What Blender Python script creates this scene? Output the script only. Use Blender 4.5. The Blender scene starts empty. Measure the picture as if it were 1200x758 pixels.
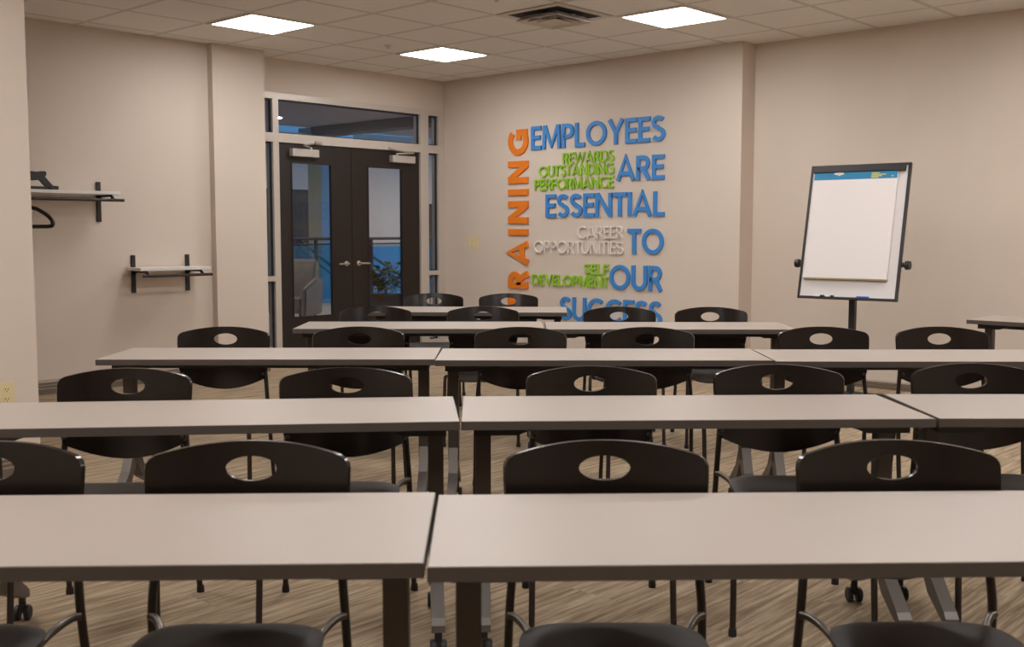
import bpy, bmesh, math, random
from mathutils import Vector, Matrix
random.seed(7)
S = bpy.context.scene
COL = S.collection

# ------------------------------------------------------------------ camera
HC = 1.31                                  # eye height
YAW = math.radians(42.65)                  # heading from +X towards +Y
PITCH = math.atan(107 / 1260.0)
cam_d = bpy.data.cameras.new('camera')
cam = bpy.data.objects.new('camera', cam_d)
COL.objects.link(cam)
cam.location = (0, 0, HC)
cam.rotation_euler = (math.pi / 2 - PITCH, 0, YAW - math.pi / 2)
cam_d.sensor_fit = 'HORIZONTAL'
cam_d.sensor_width = 36.0
cam_d.lens = 36.0 * 1260.0 / 1200.0
cam_d.clip_start = 0.05
cam_d.dof.use_dof = True
cam_d.dof.focus_distance = 6.5
cam_d.dof.aperture_fstop = 6.3
S.camera = cam

# ------------------------------------------------------------------ light
LAMP = 25.5                                # troffer diffusers
LAMP_COL = (1.0, 0.975, 0.965)
HALL_LAMP = 480.0
wld = bpy.data.worlds.new('dusk'); S.world = wld
wld.use_nodes = True
bg = wld.node_tree.nodes['Background']
bg.inputs[0].default_value = (0.10, 0.30, 0.60, 1)
bg.inputs[1].default_value = 0.68
S.view_settings.view_transform = 'Standard'
S.view_settings.look = 'None'
S.view_settings.gamma = 1.0
S.view_settings.use_curve_mapping = False
S.view_settings.exposure = 0.0
S.cycles.use_denoising = True
S.cycles.max_bounces = 10
S.cycles.diffuse_bounces = 5
S.cycles.transparent_max_bounces = 12

# ------------------------------------------------------------------ plan
H = 2.985                                  # ceiling
YA = 8.84                                  # door wall
YL = 8.63                                  # alcove wall
XB = 8.46                                  # lettering wall
XC = 8.68                                  # set-back wall beyond the step
YS = 5.03                                  # the step
TH = 0.74                                  # table height
CU, SU = math.sin(YAW), -math.cos(YAW)     # camera-right direction on the floor
CV, SV = math.cos(YAW), math.sin(YAW)
A0 = YAW - math.pi / 2                     # furniture rows run along camera-right


def W(u, v, z=0.0):
    return (CU * u + CV * v, SU * u + SV * v, z)


# ------------------------------------------------------------------ materials
def mat(name, col, rough=0.5, metal=0.0, noise=0.0, nscale=30.0, coat=0.0, spec=0.5, bump=0.0, bscale=200.0):
    m = bpy.data.materials.new(name); m.use_nodes = True
    nt = m.node_tree; b = nt.nodes['Principled BSDF']
    b.inputs['Base Color'].default_value = (*col, 1)
    b.inputs['Roughness'].default_value = rough
    b.inputs['Metallic'].default_value = metal
    b.inputs['Coat Weight'].default_value = coat
    b.inputs['Coat Roughness'].default_value = 0.25
    b.inputs['Specular IOR Level'].default_value = spec
    tc = nt.nodes.new('ShaderNodeTexCoord')
    if noise:
        n = nt.nodes.new('ShaderNodeTexNoise'); n.inputs['Scale'].default_value = nscale
        n.inputs['Detail'].default_value = 4
        nt.links.new(tc.outputs['Object'], n.inputs['Vector'])
        r = nt.nodes.new('ShaderNodeMix'); r.data_type = 'RGBA'
        r.inputs[6].default_value = (*[c * (1 - noise) for c in col], 1)
        r.inputs[7].default_value = (*[min(1, c * (1 + noise)) for c in col], 1)
        nt.links.new(n.outputs['Fac'], r.inputs[0])
        nt.links.new(r.outputs[2], b.inputs['Base Color'])
    if bump:
        n2 = nt.nodes.new('ShaderNodeTexNoise'); n2.inputs['Scale'].default_value = bscale
        nt.links.new(tc.outputs['Object'], n2.inputs['Vector'])
        bp = nt.nodes.new('ShaderNodeBump'); bp.inputs['Strength'].default_value = bump
        bp.inputs['Distance'].default_value = 0.01
        nt.links.new(n2.outputs['Fac'], bp.inputs['Height'])
        nt.links.new(bp.outputs[0], b.inputs['Normal'])
    return m


def emit(name, col, s):
    m = bpy.data.materials.new(name); m.use_nodes = True
    b = m.node_tree.nodes['Principled BSDF']
    b.inputs['Base Color'].default_value = (0.8, 0.8, 0.8, 1)
    b.inputs['Emission Color'].default_value = (*col, 1)
    b.inputs['Emission Strength'].default_value = s
    return m


def glass(name, tint=(0.93, 0.96, 0.97), gloss=0.08, rough=0.0, haze=None, hazef=0.0):
    m = bpy.data.materials.new(name); m.use_nodes = True
    nt = m.node_tree; nt.nodes.clear()
    out = nt.nodes.new('ShaderNodeOutputMaterial')
    tr = nt.nodes.new('ShaderNodeBsdfTransparent'); tr.inputs[0].default_value = (*tint, 1)
    gl = nt.nodes.new('ShaderNodeBsdfGlossy'); gl.inputs['Roughness'].default_value = rough
    gl.inputs[0].default_value = (0.9, 0.9, 0.9, 1)
    mx = nt.nodes.new('ShaderNodeMixShader')
    fr = nt.nodes.new('ShaderNodeFresnel'); fr.inputs[0].default_value = 1.3
    mu = nt.nodes.new('ShaderNodeMath'); mu.operation = 'ADD'; mu.inputs[1].default_value = gloss
    nt.links.new(fr.outputs[0], mu.inputs[0]); nt.links.new(mu.outputs[0], mx.inputs[0])
    nt.links.new(tr.outputs[0], mx.inputs[1]); nt.links.new(gl.outputs[0], mx.inputs[2])
    last = mx
    if haze:
        df = nt.nodes.new('ShaderNodeBsdfDiffuse'); df.inputs[0].default_value = (*haze, 1)
        m2 = nt.nodes.new('ShaderNodeMixShader'); m2.inputs[0].default_value = hazef
        nt.links.new(mx.outputs[0], m2.inputs[1]); nt.links.new(df.outputs[0], m2.inputs[2])
        last = m2
    nt.links.new(last.outputs[0], out.inputs[0])
    return m


def carpet_mat():
    m = bpy.data.materials.new('carpet'); m.use_nodes = True
    nt = m.node_tree; b = nt.nodes['Principled BSDF']; N = nt.nodes.new; L = nt.links.new
    tc = N('ShaderNodeTexCoord')
    # planks 0.25 x 1.0 m laid along X, staggered
    br = N('ShaderNodeTexBrick'); br.inputs['Scale'].default_value = 1.0
    br.inputs['Brick Width'].default_value = 1.0; br.inputs['Row Height'].default_value = 0.25
    br.inputs['Mortar Size'].default_value = 0.0
    br.inputs['Color1'].default_value = (0, 0, 0, 1); br.inputs['Color2'].default_value = (1, 1, 1, 1)
    L(tc.outputs['Object'], br.inputs['Vector'])
    mp = N('ShaderNodeMapping'); mp.inputs['Scale'].default_value = (1.6, 26, 1)
    ad = N('ShaderNodeVectorMath'); ad.operation = 'MULTIPLY_ADD'
    ad.inputs[1].default_value = (3.0, 1.7, 0)
    L(br.outputs['Color'], ad.inputs[0]); L(tc.outputs['Object'], ad.inputs[2])
    L(ad.outputs[0], mp.inputs[0])
    n1 = N('ShaderNodeTexNoise'); n1.inputs['Scale'].default_value = 1.6; n1.inputs['Detail'].default_value = 5
    n1.inputs['Roughness'].default_value = 0.65
    L(mp.outputs[0], n1.inputs['Vector'])
    n2 = N('ShaderNodeTexNoise'); n2.inputs['Scale'].default_value = 260
    L(tc.outputs['Object'], n2.inputs['Vector'])
    cr = N('ShaderNodeValToRGB')
    e = cr.color_ramp.elements
    e[0].position = 0.30; e[0].color = (0.20, 0.143, 0.084, 1)
    e[1].position = 0.70; e[1].color = (0.62, 0.49, 0.345, 1)
    x = e.new(0.50); x.color = (0.385, 0.29, 0.195, 1)
    L(n1.outputs['Fac'], cr.inputs[0])
    mx = N('ShaderNodeMix'); mx.data_type = 'RGBA'; mx.blend_type = 'MULTIPLY'; mx.inputs[0].default_value = 0.35
    L(cr.outputs[0], mx.inputs[6]); L(n2.outputs['Color'], mx.inputs[7])
    L(mx.outputs[2], b.inputs['Base Color'])
    b.inputs['Roughness'].default_value = 0.95
    b.inputs['Specular IOR Level'].default_value = 0.1
    bp = N('ShaderNodeBump'); bp.inputs['Strength'].default_value = 0.3; bp.inputs['Distance'].default_value = 0.004
    L(n2.outputs['Fac'], bp.inputs['Height']); L(bp.outputs[0], b.inputs['Normal'])
    return m


TX, TY, OX, OY = 0.672, 0.65, 4.81, 7.80   # ceiling grid


def ceiling_mat():
    m = bpy.data.materials.new('ceiling_tile'); m.use_nodes = True
    nt = m.node_tree; b = nt.nodes['Principled BSDF']; N = nt.nodes.new; L = nt.links.new
    tc = N('ShaderNodeTexCoord'); sp = N('ShaderNodeSeparateXYZ'); L(tc.outputs['Object'], sp.inputs[0])

    def dist(sock, o, p):
        a = N('ShaderNodeMath'); a.operation = 'SUBTRACT'; a.inputs[1].default_value = o - 50 * p; L(sock, a.inputs[0])
        d = N('ShaderNodeMath'); d.operation = 'DIVIDE'; d.inputs[1].default_value = p; L(a.outputs[0], d.inputs[0])
        f = N('ShaderNodeMath'); f.operation = 'FRACT'; L(d.outputs[0], f.inputs[0])
        g = N('ShaderNodeMath'); g.operation = 'SUBTRACT'; g.inputs[1].default_value = 0.5; L(f.outputs[0], g.inputs[0])
        h = N('ShaderNodeMath'); h.operation = 'ABSOLUTE'; L(g.outputs[0], h.inputs[0])
        k = N('ShaderNodeMath'); k.operation = 'SUBTRACT'; k.inputs[0].default_value = 0.5; L(h.outputs[0], k.inputs[1])
        q = N('ShaderNodeMath'); q.operation = 'MULTIPLY'; q.inputs[1].default_value = p; L(k.outputs[0], q.inputs[0])
        return q.outputs[0]
    mn = N('ShaderNodeMath'); mn.operation = 'MINIMUM'
    L(dist(sp.outputs[0], OX, TX), mn.inputs[0]); L(dist(sp.outputs[1], OY, TY), mn.inputs[1])
    cr = N('ShaderNodeValToRGB'); e = cr.color_ramp.elements
    cr.color_ramp.interpolation = 'LINEAR'
    e[0].position = 0.0; e[0].color = (0.74, 0.705, 0.66, 1)
    e[1].position = 1.0; e[1].color = (0.87, 0.835, 0.79, 1)
    for p, c in ((0.20, (0.74, 0.705, 0.66, 1)), (0.27, (0.54, 0.505, 0.46, 1)), (0.40, (0.54, 0.505, 0.46, 1)), (0.50, (0.87, 0.835, 0.79, 1))):
        x = e.new(p); x.color = c
    sc = N('ShaderNodeMath'); sc.operation = 'MULTIPLY'; sc.inputs[1].default_value = 1 / 0.04
    L(mn.outputs[0], sc.inputs[0]); L(sc.outputs[0], cr.inputs[0])
    n = N('ShaderNodeTexNoise'); n.inputs['Scale'].default_value = 180; L(tc.outputs['Object'], n.inputs['Vector'])
    mx = N('ShaderNodeMix'); mx.data_type = 'RGBA'; mx.blend_type = 'MULTIPLY'; mx.inputs[0].default_value = 0.12
    L(cr.outputs[0], mx.inputs[6]); L(n.outputs['Color'], mx.inputs[7]); L(mx.outputs[2], b.inputs['Base Color'])
    b.inputs['Roughness'].default_value = 0.9
    b.inputs['Specular IOR Level'].default_value = 0.2
    return m


def wood_mat(name, c1, c2, rough, coat=0.0, sc=(60, 60, 4)):
    m = bpy.data.materials.new(name); m.use_nodes = True
    nt = m.node_tree; b = nt.nodes['Principled BSDF']; N = nt.nodes.new; L = nt.links.new
    tc = N('ShaderNodeTexCoord'); mp = N('ShaderNodeMapping'); mp.inputs['Scale'].default_value = sc
    L(tc.outputs['Object'], mp.inputs[0])
    n = N('ShaderNodeTexNoise'); n.inputs['Scale'].default_value = 1; n.inputs['Detail'].default_value = 4
    L(mp.outputs[0], n.inputs['Vector'])
    mx = N('ShaderNodeMix'); mx.data_type = 'RGBA'
    mx.inputs[6].default_value = (*c1, 1); mx.inputs[7].default_value = (*c2, 1)
    L(n.outputs['Fac'], mx.inputs[0]); L(mx.outputs[2], b.inputs['Base Color'])
    b.inputs['Roughness'].default_value = rough
    b.inputs['Coat Weight'].default_value = coat; b.inputs['Coat Roughness'].default_value = 0.2
    b.inputs['Specular IOR Level'].default_value = 0.5
    return m


M = dict(
    wall=mat('wall_paint', (0.65, 0.56, 0.478), 0.7, noise=0.02, nscale=3, spec=0.25, bump=0.05, bscale=300),
    ceil=ceiling_mat(), carpet=carpet_mat(),
    base=mat('baseboard_vinyl', (0.15, 0.115, 0.085), 0.5),
    baserib=mat('baseboard_rib', (0.42, 0.35, 0.29), 0.45),
    alum=mat('painted_aluminium', (0.58, 0.52, 0.46), 0.4, metal=0.25),
    gasket=mat('dark_gasket', (0.015, 0.02, 0.03), 0.5),
    door=wood_mat('espresso_wood', (0.010, 0.0055, 0.004), (0.018, 0.010, 0.007), 0.45),
    chair=wood_mat('dark_plywood', (0.0045, 0.0026, 0.0018), (0.011, 0.0062, 0.0042), 0.2, coat=0.0, sc=(120, 8, 8)),
    seat=mat('taupe_vinyl', (0.052, 0.041, 0.034), 0.5, noise=0.06, nscale=60, spec=0.3),
    tube=mat('bronze_tube', (0.035, 0.027, 0.022), 0.38, metal=0.4),
    railm=mat('satin_tube', (0.11, 0.095, 0.082), 0.32, metal=0.8),
    rubber=mat('black_rubber', (0.012, 0.012, 0.014), 0.5),
    lam=mat('table_laminate', (0.368, 0.312, 0.268), 0.42, noise=0.015, nscale=12),
    edge=mat('edge_band', (0.08, 0.066, 0.056), 0.5),
    under=mat('black_steel', (0.012, 0.011, 0.011), 0.5),
    post=mat('bronze_post', (0.06, 0.048, 0.04), 0.42, metal=0.3),
    foot=mat('silver_paint', (0.15, 0.132, 0.118), 0.42, metal=0.4),
    hub=mat('caster_hub', (0.25, 0.24, 0.24), 0.4),
    black=mat('black_plastic', (0.014, 0.013, 0.013), 0.42),
    white=mat('white_melamine', (0.72, 0.69, 0.66), 0.45),
    wb=mat('whiteboard', (0.74, 0.71, 0.70), 0.25),
    paper=mat('paper', (0.80, 0.75, 0.735), 0.8, spec=0.2),
    backing=mat('pad_cardboard', (0.33, 0.27, 0.12), 0.8),
    blueprint=mat('blue_print', (0.02, 0.22, 0.42), 0.6),
    yellow=mat('yellow_print', (0.62, 0.58, 0.10), 0.6),
    t_blue=mat('blue_lettering', (0.045, 0.235, 0.60), 0.5),
    t_orange=mat('orange_lettering', (0.80, 0.21, 0.012), 0.5),
    t_green=mat('green_lettering', (0.30, 0.56, 0.03), 0.5),
    t_white=mat('white_lettering', (0.74, 0.70, 0.66), 0.5),
    ivory=mat('ivory_plastic', (0.68, 0.57, 0.33), 0.4),
    chrome=mat('satin_chrome', (0.62, 0.58, 0.54), 0.28, metal=0.9),
    closer=mat('closer_cover', (0.52, 0.48, 0.44), 0.4, metal=0.3),
    brass=mat('brass', (0.7, 0.45, 0.08), 0.3, metal=0.8),
    lampf=mat('lamp_frame', (0.75, 0.72, 0.68), 0.5),
    lamp=emit('lamp_diffuser', LAMP_COL, LAMP),
    lampdim=emit('dimmed_lamp_diffuser', LAMP_COL, LAMP * 0.8),  # emission lowered to darken the alcove wall and column
    halllamp=emit('hall_lamp', (1.0, 0.85, 0.7), HALL_LAMP),
    vent=mat('vent_enamel', (0.62, 0.56, 0.50), 0.5),
    ventdark=mat('vent_shade', (0.01, 0.01, 0.012), 0.7),
    glass=glass('clear_glass', (0.93, 0.95, 0.96), 0.0),
    blueglass=glass('blue_balustrade_glass', (0.6, 0.9, 1.0), 0.02, 0.05, (0.05, 0.25, 0.5), 0.2),
    hwall=mat('hall_plaster', (0.62, 0.58, 0.56), 0.8),
    hfloor=mat('hall_floor_stone', (0.34, 0.29, 0.24), 0.3, noise=0.08, nscale=4),
    hceil=mat('hall_ceiling_paint', (0.42, 0.37, 0.36), 0.8),
    hbeam=mat('hall_beam', (0.10, 0.09, 0.09), 0.7),
    hdark=mat('hall_dark_panel', (0.05, 0.042, 0.04), 0.6, noise=0.3, nscale=3),
    holive=mat('hall_column_paint', (0.26, 0.22, 0.16), 0.7),
    hblue=mat('hall_blue_panel', (0.12, 0.28, 0.50), 0.5),
    railing=mat('railing_steel', (0.06, 0.06, 0.065), 0.4, metal=0.5),
    fabric=mat('armchair_fabric', (0.27, 0.235, 0.21), 0.9, noise=0.05, nscale=80),
    leaf=mat('leaf_green', (0.05, 0.11, 0.035), 0.45, noise=0.3, nscale=20),
    soil=mat('soil', (0.03, 0.02, 0.015), 0.9),
    planter=mat('planter_stone', (0.06, 0.05, 0.048), 0.5),
    blueink=mat('blue_ink', (0.03, 0.10, 0.45), 0.4),
)

# ------------------------------------------------------------------ mesh helpers
def link(o, parent=None):
    COL.objects.link(o)
    if parent is not None:
        o.parent = parent
    return o


def obj(name, bm, m, parent=None, loc=None, smooth=False):
    bmesh.ops.recalc_face_normals(bm, faces=bm.faces)
    me = bpy.data.meshes.new(name); bm.to_mesh(me); bm.free()
    ms = m if isinstance(m, (list, tuple)) else [m]
    for x in ms:
        me.materials.append(M[x])
    if smooth:
        for p in me.polygons:
            p.use_smooth = True
        try:
            me.set_sharp_from_angle(angle=math.radians(38))
        except Exception:
            pass
    o = bpy.data.objects.new(name, me)
    link(o, parent)
    if loc:
        o.location = loc
    return o


def thing(name, label, cat, loc=(0, 0, 0), rz=0.0, group=None):
    o = bpy.data.objects.new(name, None); link(o)
    o.empty_display_size = 0.1
    o.location = loc; o.rotation_euler = (0, 0, rz)
    return tag(o, label, cat, group)


def tag(o, label, cat, group=None):
    o['label'] = label; o['category'] = cat
    if group:
        o['group'] = group
    return o


def struct(o, label=None, cat=None):
    o['kind'] = 'structure'
    if label:
        o['label'] = label
    if cat:
        o['category'] = cat
    return o


def dup(root, loc, rz, label, group):
    r = root.copy(); COL.objects.link(r); r.location = loc; r.rotation_euler = (0, 0, rz)
    r['label'] = label; r['group'] = group
    for ch in list(root.children):
        c = ch.copy(); COL.objects.link(c); c.parent = r
        for g in list(ch.children):
            d = g.copy(); COL.objects.link(d); d.parent = c
    return r


def box(bm, x0, x1, y0, y1, z0, z1, mi=0, T=None, bev=0.0):
    vs = [(x0, y0, z0), (x1, y0, z0), (x1, y1, z0), (x0, y1, z0), (x0, y0, z1), (x1, y0, z1), (x1, y1, z1), (x0, y1, z1)]
    v = [bm.verts.new(T(*p) if T else p) for p in vs]
    fs = [bm.faces.new([v[i] for i in f]) for f in ((3, 2, 1, 0), (4, 5, 6, 7), (0, 1, 5, 4), (1, 2, 6, 5), (2, 3, 7, 6), (3, 0, 4, 7))]
    for f in fs:
        f.material_index = mi
    if bev:
        es = list({e for f in fs for e in f.edges})
        r = bmesh.ops.bevel(bm, geom=es, offset=bev, segments=2, affect='EDGES', profile=0.7)
        for f in r['faces']:
            f.material_index = mi
    return fs


def B(*a, **k):
    bm = bmesh.new(); box(bm, *a, **k); return bm


def tube(bm, pts, r, n=10, mi=0):
    pts = [Vector(p) for p in pts]
    rs = r if isinstance(r, (list, tuple)) else [r] * len(pts)
    rings = []; ref = None
    for i, p in enumerate(pts):
        a = pts[max(i - 1, 0)]; b = pts[min(i + 1, len(pts) - 1)]
        t = (b - a).normalized()
        if ref is None:
            ref = Vector((0, 0, 1)) if abs(t.z) < 0.9 else Vector((1, 0, 0))
        s = t.cross(ref).normalized(); q = s.cross(t).normalized(); ref = q
        rings.append([bm.verts.new(p + (s * math.cos(2 * math.pi * k / n) + q * math.sin(2 * math.pi * k / n)) * rs[i]) for k in range(n)])
    for a, b in zip(rings, rings[1:]):
        for k in range(n):
            f = bm.faces.new((a[k], a[(k + 1) % n], b[(k + 1) % n], b[k])); f.material_index = mi
    for ring in (rings[0], rings[-1]):
        f = bm.faces.new(ring); f.material_index = mi
    return bm


def TB(pts, r, n=10):
    return tube(bmesh.new(), pts, r, n)


def smooth_path(pts, k=6):
    """Catmull-Rom through the points"""
    P = [Vector(p) for p in pts]; P = [P[0] * 2 - P[1]] + P + [P[-1] * 2 - P[-2]]
    out = []
    for i in range(1, len(P) - 2):
        for j in range(k):
            t = j / k
            a, b, c, d = P[i - 1], P[i], P[i + 1], P[i + 2]
            out.append(0.5 * ((2 * b) + (c - a) * t + (2 * a - 5 * b + 4 * c - d) * t * t + (3 * b - a - 3 * c + d) * t ** 3))
    out.append(P[-2])
    return out


def lathe(bm, prof, n=20, c=(0, 0, 0), axis='z', mi=0):
    rings = []
    for r, h in prof:
        ring = []
        for k in range(n):
            a = 2 * math.pi * k / n
            p = (r * math.cos(a), r * math.sin(a), h)
            if axis == 'x':
                p = (h, r * math.cos(a), r * math.sin(a))
            if axis == 'y':
                p = (r * math.cos(a), h, r * math.sin(a))
            ring.append(bm.verts.new((c[0] + p[0], c[1] + p[1], c[2] + p[2])))
        rings.append(ring)
    for a, b in zip(rings, rings[1:]):
        for k in range(n):
            f = bm.faces.new((a[k], a[(k + 1) % n], b[(k + 1) % n], b[k])); f.material_index = mi
    for ring, pr in ((rings[0], prof[0]), (rings[-1], prof[-1])):
        if pr[0] <= .002:
            f = bm.faces.new(ring); f.material_index = mi
    return bm


def prism(bm, poly, a0, a1, axis='x', mi=0):
    """extrude a 2D polygon; axis x: poly=(y,z), y: (x,z), z: (x,y)"""
    def P(p, a):
        return {'x': (a, p[0], p[1]), 'y': (p[0], a, p[1]), 'z': (p[0], p[1], a)}[axis]
    A = [bm.verts.new(P(p, a0)) for p in poly]; Bv = [bm.verts.new(P(p, a1)) for p in poly]
    n = len(poly)
    fs = [bm.faces.new(A), bm.faces.new(Bv)] + [bm.faces.new((A[i], A[(i + 1) % n], Bv[(i + 1) % n], Bv[i])) for i in range(n)]
    for f in fs:
        f.material_index = mi
    return bm


# ------------------------------------------------------------------ room shell
X0, Y0 = -2.6, -3.2
struct(obj('floor', B(X0 - .2, XC + .3, Y0 - .2, YA + .12, -0.12, 0), 'carpet'), 'tan streaked carpet floor of the training room', 'floor')
struct(obj('ceiling', B(X0 - .2, XC + .3, Y0 - .2, YA + .15, H, H + 0.12), 'ceil'), 'beige suspended tile ceiling', 'ceiling')
struct(obj('wall_left', B(0.6, 5.40, YL, YL + .36, 0, H), 'wall'), 'beige alcove wall carrying the coat racks', 'wall')
struct(obj('wall_left_front', B(X0, 2.53, 5.85, 6.0, 0, H), 'wall'), 'beige wall end with the ivory outlet', 'wall')
struct(obj('wall_alcove_side', B(0.5, 0.6, 6.0, YL + .2, 0, H), 'wall'))
struct(obj('column_left', B(5.345, 5.89, 8.55, YA + .15, 0, H), 'wall'), 'beige column beside the glazed entrance', 'wall')
struct(obj('wall_door', B(5.89, XB + .3, YA, YA + .15, 2.655, H), 'wall'), 'beige wall above the glazed entrance', 'wall')
struct(obj('wall_right', B(XB, XC + .25, YS, YA + .15, 0, H), 'wall'), 'beige wall carrying the raised lettering', 'wall')
struct(obj('wall_right_front', B(XC, XC + .25, Y0, YS, 0, H), 'wall'), 'beige set-back wall behind the easel', 'wall')
struct(obj('wall_back', B(X0 - .15, X0, Y0, 6.0, 0, H), 'wall'))
struct(obj('wall_front', B(X0, XC + .25, Y0 - .15, Y0, 0, H), 'wall'))


def baseboard(name, p, q, nrm, hs=1.0):
    """ribbed baseboard from p to q (floor points), facing nrm"""
    bm = bmesh.new()
    p, q, n = Vector((*p, 0)), Vector((*q, 0)), Vector((*nrm, 0))
    prof = [(0, 0.0), (.014, 0.0), (.014, .045), (.010, .049), (.010, .053), (.014, .056), (.014, .070), (.010, .074), (.010, .078), (.014, .081), (.014, .095), (.010, .099), (.008, .115), (0, .117)]
    prof = [(d, z * hs) for d, z in prof]
    a = [bm.verts.new(p + n * d + Vector((0, 0, z))) for d, z in prof]
    b = [bm.verts.new(q + n * d + Vector((0, 0, z))) for d, z in prof]
    k = len(prof)
    for i in range(k):
        f = bm.faces.new((a[i], a[(i + 1) % k], b[(i + 1) % k], b[i]))
        f.material_index = 1 if i in (3, 4, 7, 8, 11) else 0
    bm.faces.new(a); bm.faces.new(b)
    return struct(obj(name, bm, ['base', 'baserib']))


baseboard('baseboard_left', (0.6, YL), (5.345, YL), (0, -1))
baseboard('baseboard_column', (5.345, 8.55), (5.89, 8.55), (0, -1))
baseboard('baseboard_right', (XB, YA - .02), (XB, YS), (-1, 0), .58)
baseboard('baseboard_step', (XB, YS), (XC, YS), (0, -1), .58)
baseboard('baseboard_right_front', (XC, YS - .014), (XC, Y0), (-1, 0), .58)
baseboard('baseboard_left_front', (X0, 5.85), (2.53, 5.85), (0, -1))

# ------------------------------------------------------------------ glazed entrance (wall Y = YA)
YF = YA - 0.02
fr = bmesh.new()
y0, y1 = YF, YF + .11
for a, b in ((5.90, 5.955), (6.165, 6.232), (8.092, 8.212), (8.362, 8.458)):
    box(fr, a, b, y0, y1, 0, 2.655)
for a, b in ((5.955, 6.165), (6.232, 8.092), (8.212, 8.362)):
    box(fr, a, b, y0, y1, 2.595, 2.655)
    box(fr, a, b, y0, y1, 2.183, 2.270)
for a, b in ((5.955, 6.165), (8.212, 8.362)):
    box(fr, a, b, y0, y1, 0.832, 0.882); box(fr, a, b, y0, y1, 0, 0.11)
frame = struct(obj('window_1', fr, 'alum'), 'aluminium storefront frame round the dark double doors', 'window frame')
for nm, a, b, c, d in (('transom_pane', 6.232, 8.092, 2.270, 2.595), ('sidelight_pane', 5.955, 6.165, 2.270, 2.595), ('sidelight_pane', 8.212, 8.362, 2.270, 2.595),
                       ('sidelight_pane', 5.955, 6.165, .882, 2.183), ('sidelight_pane', 8.212, 8.362, .882, 2.183),
                       ('sidelight_pane', 5.955, 6.165, .11, .832), ('sidelight_pane', 8.212, 8.362, .11, .832)):
    obj(nm, B(a, b, YF + .055, YF + .063, c, d), 'glass', frame)
    g = bmesh.new()
    for e in ((a, a + .012, c, d), (b - .012, b, c, d), (a + .012, b - .012, c, c + .012), (a + .012, b - .012, d - .016, d)):
        box(g, e[0], e[1], YF + .030, YF + .054, e[2], e[3])
    obj('gasket', g, 'gasket', frame)


def door(name, xa, xb, ga, gb, hx, hdir, cx0, cx1, lab):
    yd0, yd1 = YF + .025, YF + .07
    bm = bmesh.new(); zb, zt, g0, g1 = .012, 2.178, .455, 2.0
    box(bm, xa, ga, yd0, yd1, zb, zt); box(bm, gb, xb, yd0, yd1, zb, zt)
    box(bm, ga, gb, yd0, yd1, zb, g0); box(bm, ga, gb, yd0, yd1, g1, zt)
    d = struct(obj(name, bm, 'door'), lab, 'door')
    obj('pane', B(ga, gb, YF + .046, YF + .052, g0, g1), 'glass', d)
    bd = bmesh.new()
    for e in ((ga, ga + .012, g0, g1), (gb - .012, gb, g0, g1), (ga + .012, gb - .012, g0, g0 + .012), (ga + .012, gb - .012, g1 - .012, g1)):
        box(bd, e[0], e[1], yd0 - .006, yd0 + .015, e[2], e[3])
    obj('glazing_bead', bd, 'door', d)
    # lever handle: rose, neck and lever
    hz = .985
    hb = bmesh.new()
    lathe(hb, [(.001, 0), (.026, 0), (.026, -.008), (.022, -.012), (.012, -.013), (.011, -.045), (.001, -.046)], 20, (hx, yd0, hz), 'y')
    tube(hb, smooth_path([(hx, yd0 - .042, hz), (hx + hdir * .02, yd0 - .046, hz), (hx + hdir * .07, yd0 - .046, hz - .001), (hx + hdir * .125, yd0 - .040, hz - .003)], 4), [.0095] * 12 + [.008], 10)
    obj('handle', hb, 'chrome', d, smooth=True)
    cb = bmesh.new()
    box(cb, cx0, cx1, yd0 - .06, yd0, 2.055, 2.130, bev=.006)
    cl = obj('door_closer', cb, 'closer', d)
    ab = bmesh.new()
    xm = (cx0 + cx1) / 2
    lathe(ab, [(.001, 2.130), (.014, 2.130), (.014, 2.152), (.001, 2.152)], 12, (xm - .08 * hdir, yd0 - .03, 0))
    tube(ab, [(xm - .08 * hdir, yd0 - .03, 2.148), (xm + .08 * hdir, yd0 - .13, 2.158)], .008, 8)
    tube(ab, [(xm + .08 * hdir, yd0 - .13, 2.158), (xm - .14 * hdir, YF - .012, 2.19)], .008, 8)
    box(ab, xm - .165 * hdir - .03, xm - .165 * hdir + .05, YF - .012, YF - .001, 2.188, 2.215)
    obj('closer_arm', ab, 'chrome', d)
    kb = lathe(bmesh.new(), [(.001, 0), (.017, 0), (.017, -.006), (.001, -.008)], 16, (hx, yd0, hz - .13), 'y')
    obj('keyhole', kb, 'tube', d)
    return d


door('door_1', 6.236, 7.140, 6.385, 6.888, 7.062, -1, 6.37, 6.69, 'dark wood glazed door whose lever points to the column')
door('door_2', 7.145, 8.088, 7.357, 7.846, 7.225, 1, 7.66, 7.985, 'dark wood glazed door on the lettering wall side')

# ------------------------------------------------------------------ hall beyond the doors
struct(obj('floor_hall', B(4.0, 19.0, YA + .12, 16.1, -.12, 0), 'hfloor'))
struct(obj('ceiling_hall', B(4.0, 19.0, YA + .15, 16.1, 3.2, 3.35), 'hceil'))
struct(obj('trim_hall_beam', B(12.0, 12.35, 11.5, 16.0, 3.04, 3.2), 'hbeam'))
struct(obj('wall_hall_left', B(3.9, 4.0, YA + .15, 16.1, 0, 3.35), 'hwall'))
struct(obj('wall_hall_right', B(19.0, 19.1, YA + .15, 20, 0, 5.0), 'hwall'))
struct(obj('wall_hall_white', B(14.85, 16.62, 18.0, 18.3, 1.0, 3.4), 'hwall'))
struct(obj('wall_hall_far', B(16.62, 17.9, 18.0, 18.3, 1.95, 3.6), 'hwall'))
struct(obj('wall_hall_recess', B(16.62, 17.9, 18.05, 18.3, -.5, 1.95), 'hdark'))
struct(obj('wall_hall_side', B(10.3, 12.3, 18.0, 18.3, -.5, 3.6), 'hdark'))
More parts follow.
